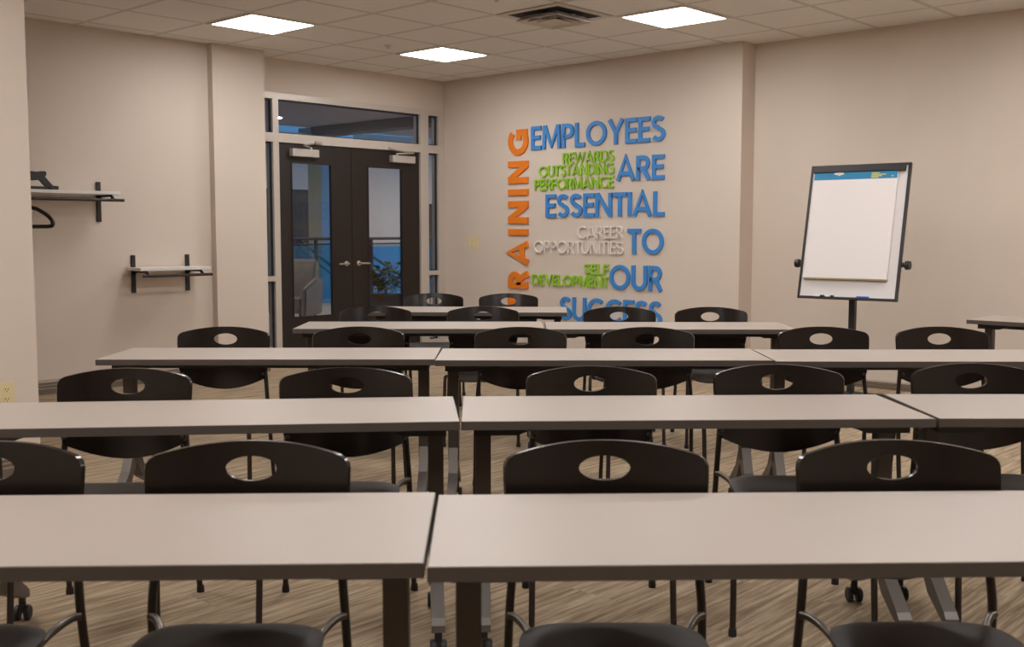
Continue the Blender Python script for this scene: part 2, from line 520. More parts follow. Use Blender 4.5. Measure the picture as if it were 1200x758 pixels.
struct(obj('wall_hall_soffit', B(12.3, 13.41, 18.0, 18.3, 2.17, 3.3), 'hwall'))
struct(obj('wall_hall_panel', B(12.3, 13.41, 18.0, 18.3, -.5, 2.17), 'hdark'))
struct(obj('column_hall', B(13.41, 13.74, 18.0, 18.3, -.5, 3.42), 'holive'))
struct(obj('wall_hall_blue', B(13.76, 14.3, 18.1, 18.3, -.5, 3.4), 'hblue'))
struct(obj('trim_hall_fascia', B(4.0, 19.0, 15.9, 16.1, -.55, -.121), 'hwall'))

t = thing('glass_balustrade', 'blue glass balustrade with dark handrail across the hall beyond the doors', 'railing', (9.4, 15.9, 0))
for k in range(7):
    obj('glass_panel', B(k * 1.3 + .03, k * 1.3 + 1.27, -.006, .006, .09, 1.06), 'blueglass', t)
for k in range(8):
    obj('post', B(k * 1.3 - .02, k * 1.3 + .02, -.03, .03, 0, 1.17), 'railing', t)
obj('handrail', TB([(-.1, 0, 1.19), (9.2, 0, 1.19)], .028), 'railing', t)
obj('rail', TB([(-.05, 0, 1.09), (9.15, 0, 1.09)], .018), 'railing', t)
for (xa, za, xb_, zb_, lab) in ((12.0, 1.22, 13.2, .40, 'sloping dark stair rail behind the balustrade near the hall column'), (13.4, 1.06, 14.9, .25, 'sloping dark stair rail behind the balustrade above the plant')):
    t = thing('stair_rail', lab, 'railing', (xa, 16.5, 0), 0, 'stair rails in the hall')
    obj('handrail', TB([(0, 0, za), (xb_ - xa, 0, zb_)], .03), 'railing', t)
    obj('rail', TB([(0, 0, za - .16), (xb_ - xa, 0, zb_ - .16)], .018), 'railing', t)
    obj('post', B(.02, .06, -.02, .02, -.9, za), 'railing', t)
    obj('post', B(xb_ - xa - .06, xb_ - xa - .02, -.02, .02, -.9, zb_), 'railing', t)
    obj('stringer', prism(bmesh.new(), [(0, -.95), (xb_ - xa, -.95), (xb_ - xa, -.75), (0, -.6)], -.04, .04, 'y'), 'railing', t)

hall_lamps = [(10.56, 15.0), (7.2, 12.6), (11.4, 9.9), (15.3, 15.2), (16.2, 15.2), (17.1, 15.2), (15.8, 12.0), (9.3, 15.2), (12.9, 11.2)]  # only the first is seen; the others are added to brighten the hall
for i, (x, y) in enumerate(hall_lamps):
    t = thing('downlight', 'round bright recessed downlight in the hall ceiling, all but one added to light the hall', 'ceiling light', (x, y, 3.2), 0, 'downlights in the hall ceiling')
    obj('lens', lathe(bmesh.new(), [(.001, -.012), (.085, -.012), (.085, -.004), (.001, -.004)], 20), 'halllamp', t)
    obj('ring', lathe(bmesh.new(), [(.086, -.016), (.105, -.010), (.105, 0), (.086, 0), (.086, -.016)], 20), 'lampf', t)

# armchair in the hall
t = thing('armchair', 'taupe upholstered armchair seen through the glazed door', 'armchair', (8.60, 12.02, 0), math.radians(-58))
bk = bmesh.new()
prof = [(.16, .30), (.26, .32), (.36, .62), (.40, .86), (.37, .94), (.30, .95), (.24, .88), (.19, .62)]
prism(bk, prof, -.30, .30, 'x')
bmesh.ops.bevel(bk, geom=list(bk.edges), offset=.03, segments=3, affect='EDGES')
obj('backrest', bk, 'fabric', t, smooth=True)
sb = bmesh.new(); box(sb, -.29, .29, -.34, .22, .24, .44, bev=.04); obj('seat', sb, 'fabric', t, smooth=True)
for s in (-1, 1):
    ar = bmesh.new()
    prism(ar, [(-.34, .20), (.30, .20), (.34, .68), (.18, .70), (-.30, .56)], s * .29, s * .37, 'x')
    bmesh.ops.bevel(ar, geom=list(ar.edges), offset=.02, segments=2, affect='EDGES')
    obj('armrest', ar, 'fabric', t, smooth=True)
    for yy in (-.28, .24):
        obj('leg', TB([(s * .28, yy, .25), (s * .30, yy * 1.08, 0)], [.022, .014], 8), 'railing', t)

# plant in planter
t = thing('potted_plant', 'dark leafy plant in a tall planter seen through the door glass', 'plant', (9.0, 10.33, 0), A0)
pb = bmesh.new()
prism(pb, [(-.40, 0), (.42, 0), (.46, .52), (-.44, .52)], -.17, .17, 'y')
obj('planter', pb, 'planter', t)
obj('soil', B(-.40, .42, -.15, .15, .515, .53), 'soil', t)
st = bmesh.new(); lf = bmesh.new()
for k in range(26):
    x = random.uniform(-.34, .36); y = random.uniform(-.11, .11); h = random.uniform(.12, .42)
    dx, dy = random.uniform(-.16, .16), random.uniform(-.12, .12)
    path = smooth_path([(x, y, .525), (x + dx * .4, y + dy * .4, .525 + h * .6), (x + dx, y + dy, .525 + h)], 3)
    tube(st, path, .005, 5)
    for j in range(2, len(path)):
        for q in range(2):
            a = random.uniform(0, 6.28); Ln = random.uniform(.07, .13); wd = Ln * .34; up = random.uniform(-.3, .7)
            d = Vector((math.cos(a), math.sin(a), up)).normalized(); s = d.cross(Vector((0, 0, 1))).normalized(); nn = s.cross(d)
            p = path[j]
            ring = [p, p + d * Ln * .35 + s * wd - nn * .006, p + d * Ln * .75 + s * wd * .7 - nn * .012, p + d * Ln - nn * .03, p + d * Ln * .75 - s * wd * .7 - nn * .012, p + d * Ln * .35 - s * wd - nn * .006]
            v = [lf.verts.new(c) for c in ring]; mid = lf.verts.new(p + d * Ln * .5)
            for i in range(6):
                lf.faces.new((v[i], v[(i + 1) % 6], mid))
obj('stems', st, 'leaf', t)
o = obj('foliage', lf, 'leaf', t)
bf = lathe(bmesh.new(), [(.001, -.022), (.014, -.016), (.022, 0), (.014, .016), (.001, .022)], 12, (-.38, -.16, .60))
tube(bf, [(-.38, -.16, .58), (-.34, -.10, .52)], .004, 6)
obj('yellow_ball', bf, 'yellow', t)  # yellow ball on a thin stalk, added for an unidentified yellow spot

# ------------------------------------------------------------------ ceiling fixtures
def troffer(ix, iy, lab, lm='lamp'):
    xa, ya = OX + TX * ix, OY - TY * (iy + 1)
    t = thing('ceiling_light', lab, 'ceiling light', (xa + TX / 2, ya + TY / 2, H), 0, 'square ceiling lights')
    a, b = TX / 2 - .015, TY / 2 - .012
    f = bmesh.new()
    for e in ((-a, a, -b, -b + .028), (-a, a, b - .028, b), (-a, -a + .028, -b + .028, b - .028), (a - .028, a, -b + .028, b - .028)):
        box(f, e[0], e[1], e[2], e[3], -.010, 0)
    obj('frame', f, 'lampf', t)
    d = bmesh.new()
    box(d, -a + .028, a - .028, -b + .028, b - .028, -.008, -.002)
    obj('diffuser', d, lm, t)
    return t


troffer(0, 0, 'square ceiling light by the column and coat rack alcove', 'lampdim')
troffer(3, 0, 'square ceiling light near the door wall corner')
troffer(3, 4, 'square ceiling light beside the air vent')
for ix, iy in ((0, 4), (-6, 4), (3, 8), (0, 8), (-3, 6), (-6, 8), (3, 12), (0, 12), (-3, 12), (-6, 12), (-9, 8)):  # unseen lights continuing the grid, placement tuned for brightness; last added for chair highlights
    troffer(ix, iy, 'unseen square ceiling light behind or above the camera view')

t = thing('ceiling_vent', 'square ceiling air vent with nested louvers between the lights', 'vent', (OX + 2.5 * TX - .03, OY - 3.5 * TY - .02, H))
obj('shade_sheet', B(-.30, .30, -.29, .29, -.004, 0), 'ventdark', t)  # flat dark sheet; the shade of the duct opening is put into its colour


def ring_frame(bm, a0, z0, a1, z1, k=.97, th=.004):
    """square sloped ring from half size a0 at z0 to a1 at z1"""
    def q(a, z):
        return [(-a, -a * k, z), (a, -a * k, z), (a, a * k, z), (-a, a * k, z)]
    L = [[bm.verts.new(p) for p in q(a, z)] for a, z in ((a0, z0), (a1, z1), (a1, z1 - th), (a0, z0 - th))]
    for i in range(4):
        A, C = L[i], L[(i + 1) % 4]
        for j in range(4):
            bm.faces.new((A[j], A[(j + 1) % 4], C[(j + 1) % 4], C[j]))


vb = bmesh.new(); ring_frame(vb, .325, -.004, .265, -.006); obj('frame', vb, 'vent', t)
for a0, a1 in ((.215, .165), (.15, .10)):
    lb = bmesh.new(); ring_frame(lb, a0, -.055, a1, -.012); obj('louver', lb, 'vent', t)
obj('center_plate', prism(bmesh.new(), [(-.1, -.095), (.1, -.095), (.1, .095), (-.1, .095)], -.062, -.056, 'z'), 'vent', t)
hb = bmesh.new()
for sx in (-1, 1):
    box(hb, sx * .16 - .004, sx * .16 + .004, -.15, .15, -.03, -.022)
box(hb, -.004, .004, -.2, .2, -.03, -.022); box(hb, -.2, .2, -.004, .004, -.056, -.03)
for sx in (-1, 1):
    box(hb, sx * .1 - .004, sx * .1 + .004, -.01, .01, -.03, -.002)
obj('hanger_bar', hb, 'vent', t)

for (x, y, lab) in ((6.49, 7.49, 'small round sprinkler head by the light nearest the door corner'), (5.72, 5.42, 'small round sprinkler head next to the air vent')):
    t = thing('ceiling_sprinkler', lab, 'sprinkler', (x, y, H), 0, 'ceiling sprinklers')
    obj('escutcheon', lathe(bmesh.new(), [(.001, -.012), (.030, -.010), (.040, -.002), (.040, 0), (.001, 0)], 20), 'vent', t, smooth=True)
    obj('deflector', lathe(bmesh.new(), [(.001, -.028), (.016, -.028), (.016, -.024), (.006, -.022), (.006, -.010), (.001, -.010)], 14), 'closer', t)

# ------------------------------------------------------------------ raised lettering on the right wall
def arc(cx, cy, rx, ry, a0, a1, n=14):
    return [(cx + rx * math.cos(math.radians(a0 + (a1 - a0) * i / n)), cy + ry * math.sin(math.radians(a0 + (a1 - a0) * i / n))) for i in range(n + 1)]


def glyph(c, s):
    """strokes (points, closed) for a capital of height 1 and stroke width s, and its width"""
    h = s / 2
    t_, b_ = 1 - h, h
    if c == 'I':
        return [([(h, 0), (h, 1)], 0)], s
    if c == 'L':
        w = .46; return [([(h, 1), (h, b_), (w, b_)], 0)], w
    if c == 'T':
        w = .58; return [([(0, t_), (w, t_)], 0), ([(w / 2, 0), (w / 2, t_)], 0)], w
    if c in 'EF':
        w = .50 if c == 'E' else .47
        st = [([(w, t_), (h, t_), (h, b_), (w, b_)] if c == 'E' else [(w, t_), (h, t_), (h, 0)], 0), ([(h, .52), (w * .92, .52)], 0)]
        return st, w
    if c == 'N':
        w = .74; return [([(h, 0), (h, 1)], 0), ([(w - h, 0), (w - h, 1)], 0), ([(h * 1.1, 1 - h * .4), (w - h * 1.1, h * .4)], 0)], w
    if c == 'M':
        w = .90; return [([(h, 0), (h + .04, 1)], 0), ([(w - h, 0), (w - h - .04, 1)], 0), ([(h + .05, 1 - h * .3), (w / 2, .12), (w - h - .05, 1 - h * .3)], 0)], w
    if c == 'A':
        w = .80; return [([(h * .9, 0), (w / 2, 1 - h * .2), (w - h * .9, 0)], 0), ([(w * .2, .30), (w * .8, .30)], 0)], w
    if c == 'V':
        w = .76; return [([(h * .9, 1), (w / 2, h * .2), (w - h * .9, 1)], 0)], w
    if c == 'W':
        w = 1.12; return [([(h * .9, 1), (w * .28, h * .3), (w / 2, .9), (w * .72, h * .3), (w - h * .9, 1)], 0)], w
    if c == 'Y':
        w = .72; return [([(h, 1), (w / 2, .44), (w - h, 1)], 0), ([(w / 2, .48), (w / 2, 0)], 0)], w
    if c == 'U':
        w = .68; r = w / 2 - h
        return [([(h, 1), (h, .36)] + arc(w / 2, .36, r, .36 - h, 180, 360)[1:] + [(w - h, 1)], 0)], w
    if c == 'O':
        w = .92; return [(arc(w / 2, .5, w / 2 - h, .5 - h, 0, 360, 32)[:-1], 1)], w
    if c in 'CG':
        w = .80 if c == 'C' else .84
        p = arc(.46, .5, .46 - h, .5 - h, 48, 318, 26)
        if c == 'G':
            p = arc(.46, .5, .46 - h, .5 - h, 46, 300, 26) + [(w - h, .16), (w - h, .47), (.50, .47)]
        return [(p, 0)], w
    if c == 'D':
        w = .74; return [([(h, t_), (.30, t_)] + arc(.30, .5, w - .30 - h, .5 - h, 90, -90, 16)[1:] + [(h, b_)], 1)], w
    if c in 'PR':
        w = .56 if c == 'P' else .60
        m = .46; r = (t_ - m) / 2
        st = [([(h, 0), (h, t_), (.28, t_)] + arc(.28, m + r, w - .04 * (c == 'R') - .28 - h, r, 90, -90, 12)[1:] + [(h, m)], 0)]
        if c == 'R':
            st.append(([(.30, m), (w - h * .9, 0)], 0))
        return st, w
    if c == 'S':
        w = .56
        p = arc(w / 2, .735, w / 2 - h, .265 - h, 30, 255, 14)
        q = arc(w / 2, .275, w / 2 - h + .01, .275 - h, 75, -150, 14)
        return [(p + q, 0)], w
    raise KeyError(c)


def ribbon(bm, pts, closed, s, put, d0, d1, sx):
    """solid ribbon of width s round a 2D path whose x is scaled by sx; put(a, b, depth) -> 3D"""
    P = [Vector((p[0] * sx, p[1])) for p in pts]
    n = len(P); Ls, Rs = [], []
    for i in range(n):
        a = P[(i - 1) % n] if (closed or i > 0) else None
        b = P[(i + 1) % n] if (closed or i < n - 1) else None
        d1_ = (P[i] - a).normalized() if a is not None else None
        d2_ = (b - P[i]).normalized() if b is not None else None
        if d1_ is None:
            m = Vector((-d2_.y, d2_.x))
        elif d2_ is None:
            m = Vector((-d1_.y, d1_.x))
        else:
            n1, n2 = Vector((-d1_.y, d1_.x)), Vector((-d2_.y, d2_.x))
            m = n1 + n2
            m = m / max(m.length_squared / 2, 0.55) if m.length > 1e-6 else n1
        Ls.append(P[i] + m * (s / 2)); Rs.append(P[i] - m * (s / 2))
    V = [[bm.verts.new(put(p.x, p.y, d)) for p in side] for side, d in ((Ls, d0), (Rs, d0), (Ls, d1), (Rs, d1))]
    rng = range(n) if closed else range(n - 1)
    for i in rng:
        j = (i + 1) % n
        for A, C in ((0, 1), (2, 3), (0, 2), (1, 3)):
            bm.faces.new((V[A][i], V[A][j], V[C][j], V[C][i]))
    if not closed:
        for i in (0, n - 1):
            bm.faces.new((V[0][i], V[1][i], V[3][i], V[2][i]))


def word(text, col, lab, yl, yr, zb, zt, s, gap=.10, vertical=False):
    """raised word between wall points; vertical: reads upwards, letter tops towards +Y"""
    if vertical:
        hh = yl - yr; length = zt - zb
    else:
        hh = zt - zb; length = yl - yr
    gl = [glyph(c, s) for c in text]
    nat = sum(w for _, w in gl) + gap * (len(text) - 1)
    k = length / (nat * hh)
    loc = (XB, (yl + yr) / 2, (zb + zt) / 2)
    t = thing('wall_word', lab, 'wall lettering', loc, 0, 'raised words on the beige wall')
    x = 0.0
    for (strokes, w) in gl:
        bm = bmesh.new()
        for qi, (pts, cl) in enumerate(strokes):
            def put(a, b, d, x=x):
                A = (x * k + a) * hh; Bb = b * hh
                if vertical:
                    return (-d, (yr + Bb) - loc[1], (zb + A) - loc[2])
                return (-d, (yl - A) - loc[1], (zb + Bb) - loc[2])
            ribbon(bm, pts, cl, s * (0.5 + 0.5 * k if not vertical else 1.0), put, 0.0005, .020 + qi * .0004, k)
        obj('letter', bm, col, t)
        x += w + gap
    return t


BL, GR, WH = 't_blue', 't_green', 't_white'
word('EMPLOYEES', BL, 'blue raised word EMPLOYEES, topmost of the lettering', 7.51, 5.835, 2.162, 2.400, .155, .06)
word('REWARDS', GR, 'green raised word REWARDS under EMPLOYEES', 7.08, 6.43, 2.000, 2.110, .14, .05)
word('OUTSTANDING', GR, 'green raised word OUTSTANDING between REWARDS and PERFORMANCE', 7.40, 6.43, 1.877, 1.988, .14, .05)
word('PERFORMANCE', GR, 'green raised word PERFORMANCE below OUTSTANDING', 7.46, 6.43, 1.742, 1.856, .14, .05)
word('ARE', BL, 'blue raised word ARE under the end of EMPLOYEES', 6.40, 5.84, 1.807, 2.037, .155, .06)
word('ESSENTIAL', BL, 'blue raised word ESSENTIAL in the middle of the lettering', 7.308, 5.835, 1.462, 1.695, .155, .06)
word('CAREER', WH, 'white raised word CAREER above OPPORTUNITIES', 6.886, 6.31, 1.247, 1.369, .115, .05)
word('OPPORTUNITIES', WH, 'white raised word OPPORTUNITIES below CAREER', 7.47, 6.308, 1.094, 1.220, .115, .05)
word('TO', BL, 'blue raised word TO below ESSENTIAL', 6.258, 5.84, 1.100, 1.342, .155, .06)
word('SELF', GR, 'green raised word SELF above DEVELOPMENT', 6.796, 6.483, .891, .993, .135, .05)
word('DEVELOPMENT', GR, 'green raised word DEVELOPMENT beside OUR', 7.495, 6.482, .762, .872, .15, .05)
word('OUR', BL, 'blue raised word OUR below TO', 6.473, 5.845, .748, .990, .155, .06)
word('SUCCESS', BL, 'blue raised word SUCCESS, lowest and partly hidden by the chairs', 7.107, 5.85, .412, .652, .155, .06)
word('TRAINING', 't_orange', 'orange raised word TRAINING reading upwards along the lettering edge', 7.835, 7.552, .470, 2.389, .225, .15, vertical=True)

# light switch on the right wall, outlet on the left wall end
t = thing('light_switch', 'ivory three gang light switch beside the lettering', 'light switch', (XB, 8.376, 1.198))
obj('plate', B(-.007, -.0005, -.088, .088, -.064, .064, bev=.002), 'ivory', t)
for k in (-1, 0, 1):
    obj('toggle', prism(bmesh.new(), [(-.006, -.032), (-.016, .026), (-.006, .032)], k * .055 - .016, k * .055 + .016, 'y') if 0 else B(-.012, -.006, k * .055 - .016, k * .055 + .016, -.032, .032, bev=.002), 'ivory', t)

t = thing('wall_outlet', 'ivory duplex power outlet low on the wall end', 'outlet', (2.358, 5.85, .445))
obj('plate', B(-.040, .040, -.007, -.0005, -.066, .066, bev=.002), 'ivory', t)
for s in (-1, 1):
    r = bmesh.new()
    lathe(r, [(.001, -.007), (.017, -.007), (.017, -.010), (.001, -.010)], 16, (0, 0, s * .026), 'y')
    rc = obj('receptacle', r, 'ivory', t)
    sl = bmesh.new()
    for q in (-1, 1):
        box(sl, q * .007 - .0018, q * .007 + .0018, -.0106, -.0098, s * .026 - .002, s * .026 + .008)
    lathe(sl, [(.0005, -.0098), (.003, -.0098), (.003, -.0106), (.0005, -.0106)], 8, (0, 0, s * .026 - .009), 'y')
    obj('slot', sl, 'black', rc)

# ------------------------------------------------------------------ coat racks in the alcove
def coat_rack(name_label, x_std, z0, z1, xs0, xs1, zs, xr0, xr1, zr):
    t = thing('coat_rack', name_label, 'coat rack', (x_std[1], YL, z0), 0, 'coat racks on the alcove wall')
    ox, oz = x_std[1], z0

    def Q(bm, a, b, c, d, e, f, **k):
        return box(bm, a - ox, b - ox, c, d, e - oz, f - oz, **k)
    for xs in x_std:
        bm = bmesh.new(); Q(bm, xs - .018, xs + .018, -.020, -.0005, z0, z1, bev=.003)
        st = obj('wall_standard', bm, 'black', t)
        bm = bmesh.new()
        prism(bm, [(-.02, zs - .045 - oz), (-.02, zs - oz), (-.235, zs - oz), (-.275, zr + .012 - oz), (-.290, zr + .012 - oz), (-.290, zr - .008 - oz), (-.262, zr - .006 - oz), (-.222, zs - .018 - oz), (-.06, zs - .02 - oz)], xs - .006 - ox, xs + .006 - ox, 'x')
        obj('bracket', bm, 'black', st)
    bm = bmesh.new(); Q(bm, xs0, xs1, -.275, -.022, zs + .0005, zs + .026, bev=.003)
    obj('shelf', bm, 'white', t)
    obj('coat_rod', TB([(xr0 - ox, -.276, zr - oz), (xr1 - ox, -.276, zr - oz)], .0125, 12), 'black', t, smooth=True)
    return t


coat_rack('upper coat rack with white shelf and black rod, half hidden by the wall end', (3.50, 4.285), 1.395, 1.726, 3.20, 4.345, 1.615, 3.10, 4.37, 1.570)
coat_rack('lower coat rack with short white shelf next to the column', (4.575, 5.09), .793, 1.114, 4.50, 5.165, .985, 4.52, 5.175, .942)

# clothes hanger on the upper rod
t = thing('clothes_hanger', 'thick black plastic clothes hanger on the upper coat rod', 'hanger', (3.60, YL - .276, 1.570), math.radians(24))
obj('hook', TB([(0, .0195 * math.cos(a), .0195 * math.sin(a)) for a in [math.radians(x) for x in (-40, 0, 45, 90, 135, 180)]] + [(0, -.012, -.022), (0, 0, -.05), (0, 0, -.075)], .003, 8), 'black', t, smooth=True)
pth = smooth_path([(0, 0, -.07), (0, -.07, -.085), (0, -.16, -.13), (0, -.205, -.17), (0, -.212, -.20), (0, -.19, -.215), (0, -.1, -.217), (0, 0, -.217), (0, .1, -.217), (0, .19, -.215), (0, .212, -.20), (0, .205, -.17), (0, .16, -.13), (0, .07, -.085), (0, 0, -.07)], 4)
obj('body', TB(pth, .0155, 10), 'black', t, smooth=True)

# dark folded stand of unknown identity on the upper shelf, modelled by outline
t = thing('dark_bundle', 'black folded stand lying on the end of the upper white shelf', 'bundle', (3.60, YL - .20, 1.6415))
bm = bmesh.new()
prism(bm, [(-.28, .065), (.085, .070), (.125, .080), (.155, .115), (.15, .142), (.10, .140), (.075, .128), (.03, .138), (.0, .140), (-.04, .132), (-.10, .145), (-.28, .145)], -.05, .03, 'y')
bmesh.ops.bevel(bm, geom=list(bm.edges), offset=.006, segments=2, affect='EDGES')
obj('head', bm, 'black', t, smooth=True)
bm = bmesh.new()
prism(bm, [(.09, .085), (.135, .105), (.20, .032), (.245, .028), (.245, .002), (.175, .0005), (.15, .022)], -.045, -.010, 'y')
obj('leg', bm, 'black', t)
obj('crossbar', B(-.28, .18, -.045, -.015, .001, .024, bev=.003), 'black', t)
obj('leg', B(-.26, -.22, -.045, .02, .02, .075, bev=.003), 'black', t)

# ------------------------------------------------------------------ flip chart easel
ETILT, EZ = .208, 1.312
eloc = W(2.531, 8.0)
erz = A0 - .696
ct, stt = math.cos(ETILT), math.sin(ETILT)


def ET(x, y, z):
    return (x, y * ct + z * stt, EZ + z * ct - y * stt)


EWd, EHt = .380, .510
t = thing('flip_chart_easel', 'black framed flip chart easel on a single pole against the beige wall', 'easel', eloc, erz)
obj('whiteboard_panel', B(-EWd + .01, EWd - .01, -.006, .008, -EHt + .01, EHt - .01, T=ET), 'wb', t)
fb = bmesh.new(); k = .018
for e in ((-EWd, -EWd + k, -EHt, EHt), (EWd - k, EWd, -EHt, EHt), (-EWd + k, EWd - k, -EHt, -EHt + k), (-EWd + k, EWd - k, EHt - k, EHt)):
    box(fb, e[0], e[1], -.012, .014, e[2], e[3], T=ET)
obj('frame', fb, 'black', t)
obj('clamp_bar', B(-EWd + .03, EWd - .03, -.040, -.012, EHt - .062, EHt - .010, T=ET, bev=.006), 'black', t)
obj('marker_ledge', B(-EWd + .03, EWd - .03, -.045, -.012, -EHt + .002, -EHt + .010, T=ET), 'black', t)
for s in (-1, 1):
    kb = bmesh.new()
    c = ET(0, .02, -.24)
    lathe(kb, [(.001, s * (EWd - .02)), (.012, s * (EWd - .02)), (.012, s * (EWd + .022)), (.030, s * (EWd + .024)), (.034, s * (EWd + .035)), (.030, s * (EWd + .058)), (.001, s * (EWd + .060))], 14, (0, c[1], c[2]), 'x')
    obj('knob', kb, 'black', t, smooth=True)
py = ET(0, 0, -.24)[1] + .075
pb = bmesh.new()
box(pb, -.022, .022, py - .022, py + .022, .06, .98)
obj('pole', pb, 'black', t)
yb = bmesh.new()
c = ET(0, .02, -.24)
for s in (-1, 1):
    box(yb, s * .355 - .012, s * .355 + .012, c[1] - .01, py + .018, c[2] - .018, c[2] + .018)
box(yb, -.367, .367, py - .018, py + .018, c[2] - .018, c[2] + .018)
box(yb, -.026, .026, py - .026, py + .026, .88, c[2] + .03)
obj('yoke', yb, 'black', t)
for (dx, dy) in ((-1, -.75), (1, -.75), (-1, .75), (1, .75)):
    bb = bmesh.new(); tube(bb, [(0, py, .10), (dx * .33, py + dy * .42, .055)], [.020, .014], 8)
    lg = obj('base_leg', bb, 'black', t)
    obj('foot_pad', lathe(bmesh.new(), [(.001, .001), (.024, .001), (.026, .02), (.014, .045), (.001, .048)], 12, (dx * .33, py + dy * .42, 0)), 'rubber', lg)

t = thing('flip_chart_pad', 'large white paper pad with blue header clamped on the easel', 'paper pad', eloc, erz)
PW = .318
PX = -.022
pbm = bmesh.new(); box(pbm, PX - PW, PX + PW, -.032, -.012, -.355, EHt - .063, T=ET)
obj('sheets', pbm, 'paper', t)
obj('cardboard_backing', B(PX - PW, PX + PW, -.0118, -.0065, -.368, EHt - .063, T=ET), 'backing', t)
bb = bmesh.new(); box(bb, PX - PW, PX + PW, -.0305, -.0125, -.366, -.356, T=ET); obj('bottom_edge', bb, 'backing', t)
hs = obj('header_strip', B(PX - PW, PX + PW, -.0332, -.0322, EHt - .118, EHt - .063, T=ET), 'blueprint', t)
em = bmesh.new()
pts = [(PX - .145, EHt - .063), (PX - .165, EHt - .070), (PX - .155, EHt - .080), (PX - .130, EHt - .084), (PX - .122, EHt - .091), (PX - .112, EHt - .085), (PX - .090, EHt - .080), (PX - .082, EHt - .071), (PX - .098, EHt - .063)]
A = [em.verts.new(ET(x, -.0336, z)) for x, z in pts]; Bv = [em.verts.new(ET(x, -.0344, z)) for x, z in pts]
em.faces.new(A); em.faces.new(Bv)
for i in range(len(pts)):
    j = (i + 1) % len(pts); em.faces.new((A[i], A[j], Bv[j], Bv[i]))
obj('white_emblem', em, 'white', hs)
ln = bmesh.new()
for (xa, xb_, z) in ((.125, .185, .073), (.125, .235, .084), (.125, .205, .095), (.125, .18, .105), (.275, .292, .098)):
    box(ln, PX + xa, PX + xb_, -.0342, -.0334, EHt - z - .007, EHt - z, T=ET)
obj('print_lines', ln, 'yellow', hs)
for (x, Ln, m, lab) in ((-.235, .075, 'black', 'black marker lying on the easel ledge beside another'), (-.145, .06, 'black', 'shorter black marker in the middle of the easel ledge'), (.09, .09, 'blueink', 'blue marker on the easel ledge')):
    t = thing('marker', lab, 'marker', eloc, erz, 'markers on the easel ledge')
    p0, p1, p2 = ET(x, -.028, -EHt + .0185), ET(x + Ln * .6, -.028, -EHt + .0185), ET(x + Ln, -.028, -EHt + .0185)
    obj('barrel', TB([p0, p1], .008, 10), 'wb' if m == 'black' else m, t, smooth=True)
    obj('cap', TB([p1, p2], .0085, 10), m, t, smooth=True)

# ------------------------------------------------------------------ training tables
TT = .027                                   # top thickness


def leg_mesh():
    bm = bmesh.new()
    box(bm, -.025, .025, -.030, .030, .24, TH - TT - .030, bev=.004)
    return bm


def arm_mesh(s):
    """flat tapering arm from the post down to a caster"""
    bm = bmesh.new()
    prism(bm, [(s * -.028, .30), (s * .030, .30), (s * .10, .195), (s * .215, .118), (s * .235, .100), (s * .235, .078), (s * .20, .084), (s * .08, .135), (s * .0, .225), (s * -.028, .24)], -.021, .021, 'x')
    return bm


def caster_meshes(s):
    y = s * .222
    cb = bmesh.new()
    lathe(cb, [(.001, .048), (.012, .048), (.012, .085), (.001, .085)], 10, (0, y, 0))
    box(cb, -.007, .007, y - .018, y + .018, .030, .058)
    wb = bmesh.new()
    for q in (-1, 1):
        lathe(wb, [(.001, q * .008), (.020, q * .008), (.0265, q * .010), (.0265, q * .022), (.022, q * .026), (.001, q * .026)], 18, (0, y, .0265), 'x')
    return cb, wb


_legs = {}


def table(lab, u, v, yaw, L, Wd=.50, wall_aligned=None):
    if wall_aligned is None:
        loc, rz = W(u, v), A0 + yaw
    else:
        loc, rz = (u, v, 0), wall_aligned
    t = thing('training_table', lab, 'table', loc, rz, 'training tables in rows')
    hl, hw = L / 2, Wd / 2
    bm = bmesh.new()
    box(bm, -hl + .002, hl - .002, -hw + .002, hw - .002, TH - TT + .002, TH)
    obj('tabletop', bm, 'lam', t)
    e = bmesh.new()
    ra, rb = (-hl, -hw, hl, hw), (-hl + .002, -hw + .002, hl - .002, hw - .002)
    za, zb = TH - TT, TH - .0015
    for (a, b, c, d) in ((-hl, hl, -hw, -hw + .002), (-hl, hl, hw - .002, hw), (-hl, -hl + .002, -hw + .002, hw - .002), (hl - .002, hl, -hw + .002, hw - .002)):
        box(e, a, b, c, d, za, zb)
    obj('edge_band', e, 'edge', t)
    ub = bmesh.new()
    box(ub, -hl + .045, hl - .045, -.024, .024, TH - TT - .040, TH - TT - .004)
    obj('underframe_beam', ub, 'under', t)
    for s in (-1, 1):
        if not _legs:
            o = obj('leg', leg_mesh(), 'post', t); _legs['leg'] = o
            pl = bmesh.new()
            prism(pl, [(-.030, TH - TT - .002), (.185, TH - TT - .002), (.185, TH - TT - .012), (.150, TH - TT - .020), (.105, TH - TT - .036), (-.030, TH - TT - .036)], -.150, .150, 'y')
            obj('top_bracket', pl, 'under', o)
            for q in (-1, 1):
                obj('foot_arm', arm_mesh(q), 'foot', o)
                cb, wb = caster_meshes(q)
                obj('caster_stem', cb, 'rubber', o); obj('caster_wheel', wb, ['rubber'], o, smooth=True)
        else:
            src = _legs['leg']
            o = src.copy(); COL.objects.link(o); o.parent = t
            for g in src.children:
                d = g.copy(); COL.objects.link(d); d.parent = o
        o.location = (s * (hl - .068), 0, 0)
        o.rotation_euler = (0, 0, math.pi if s > 0 else 0)
    return t


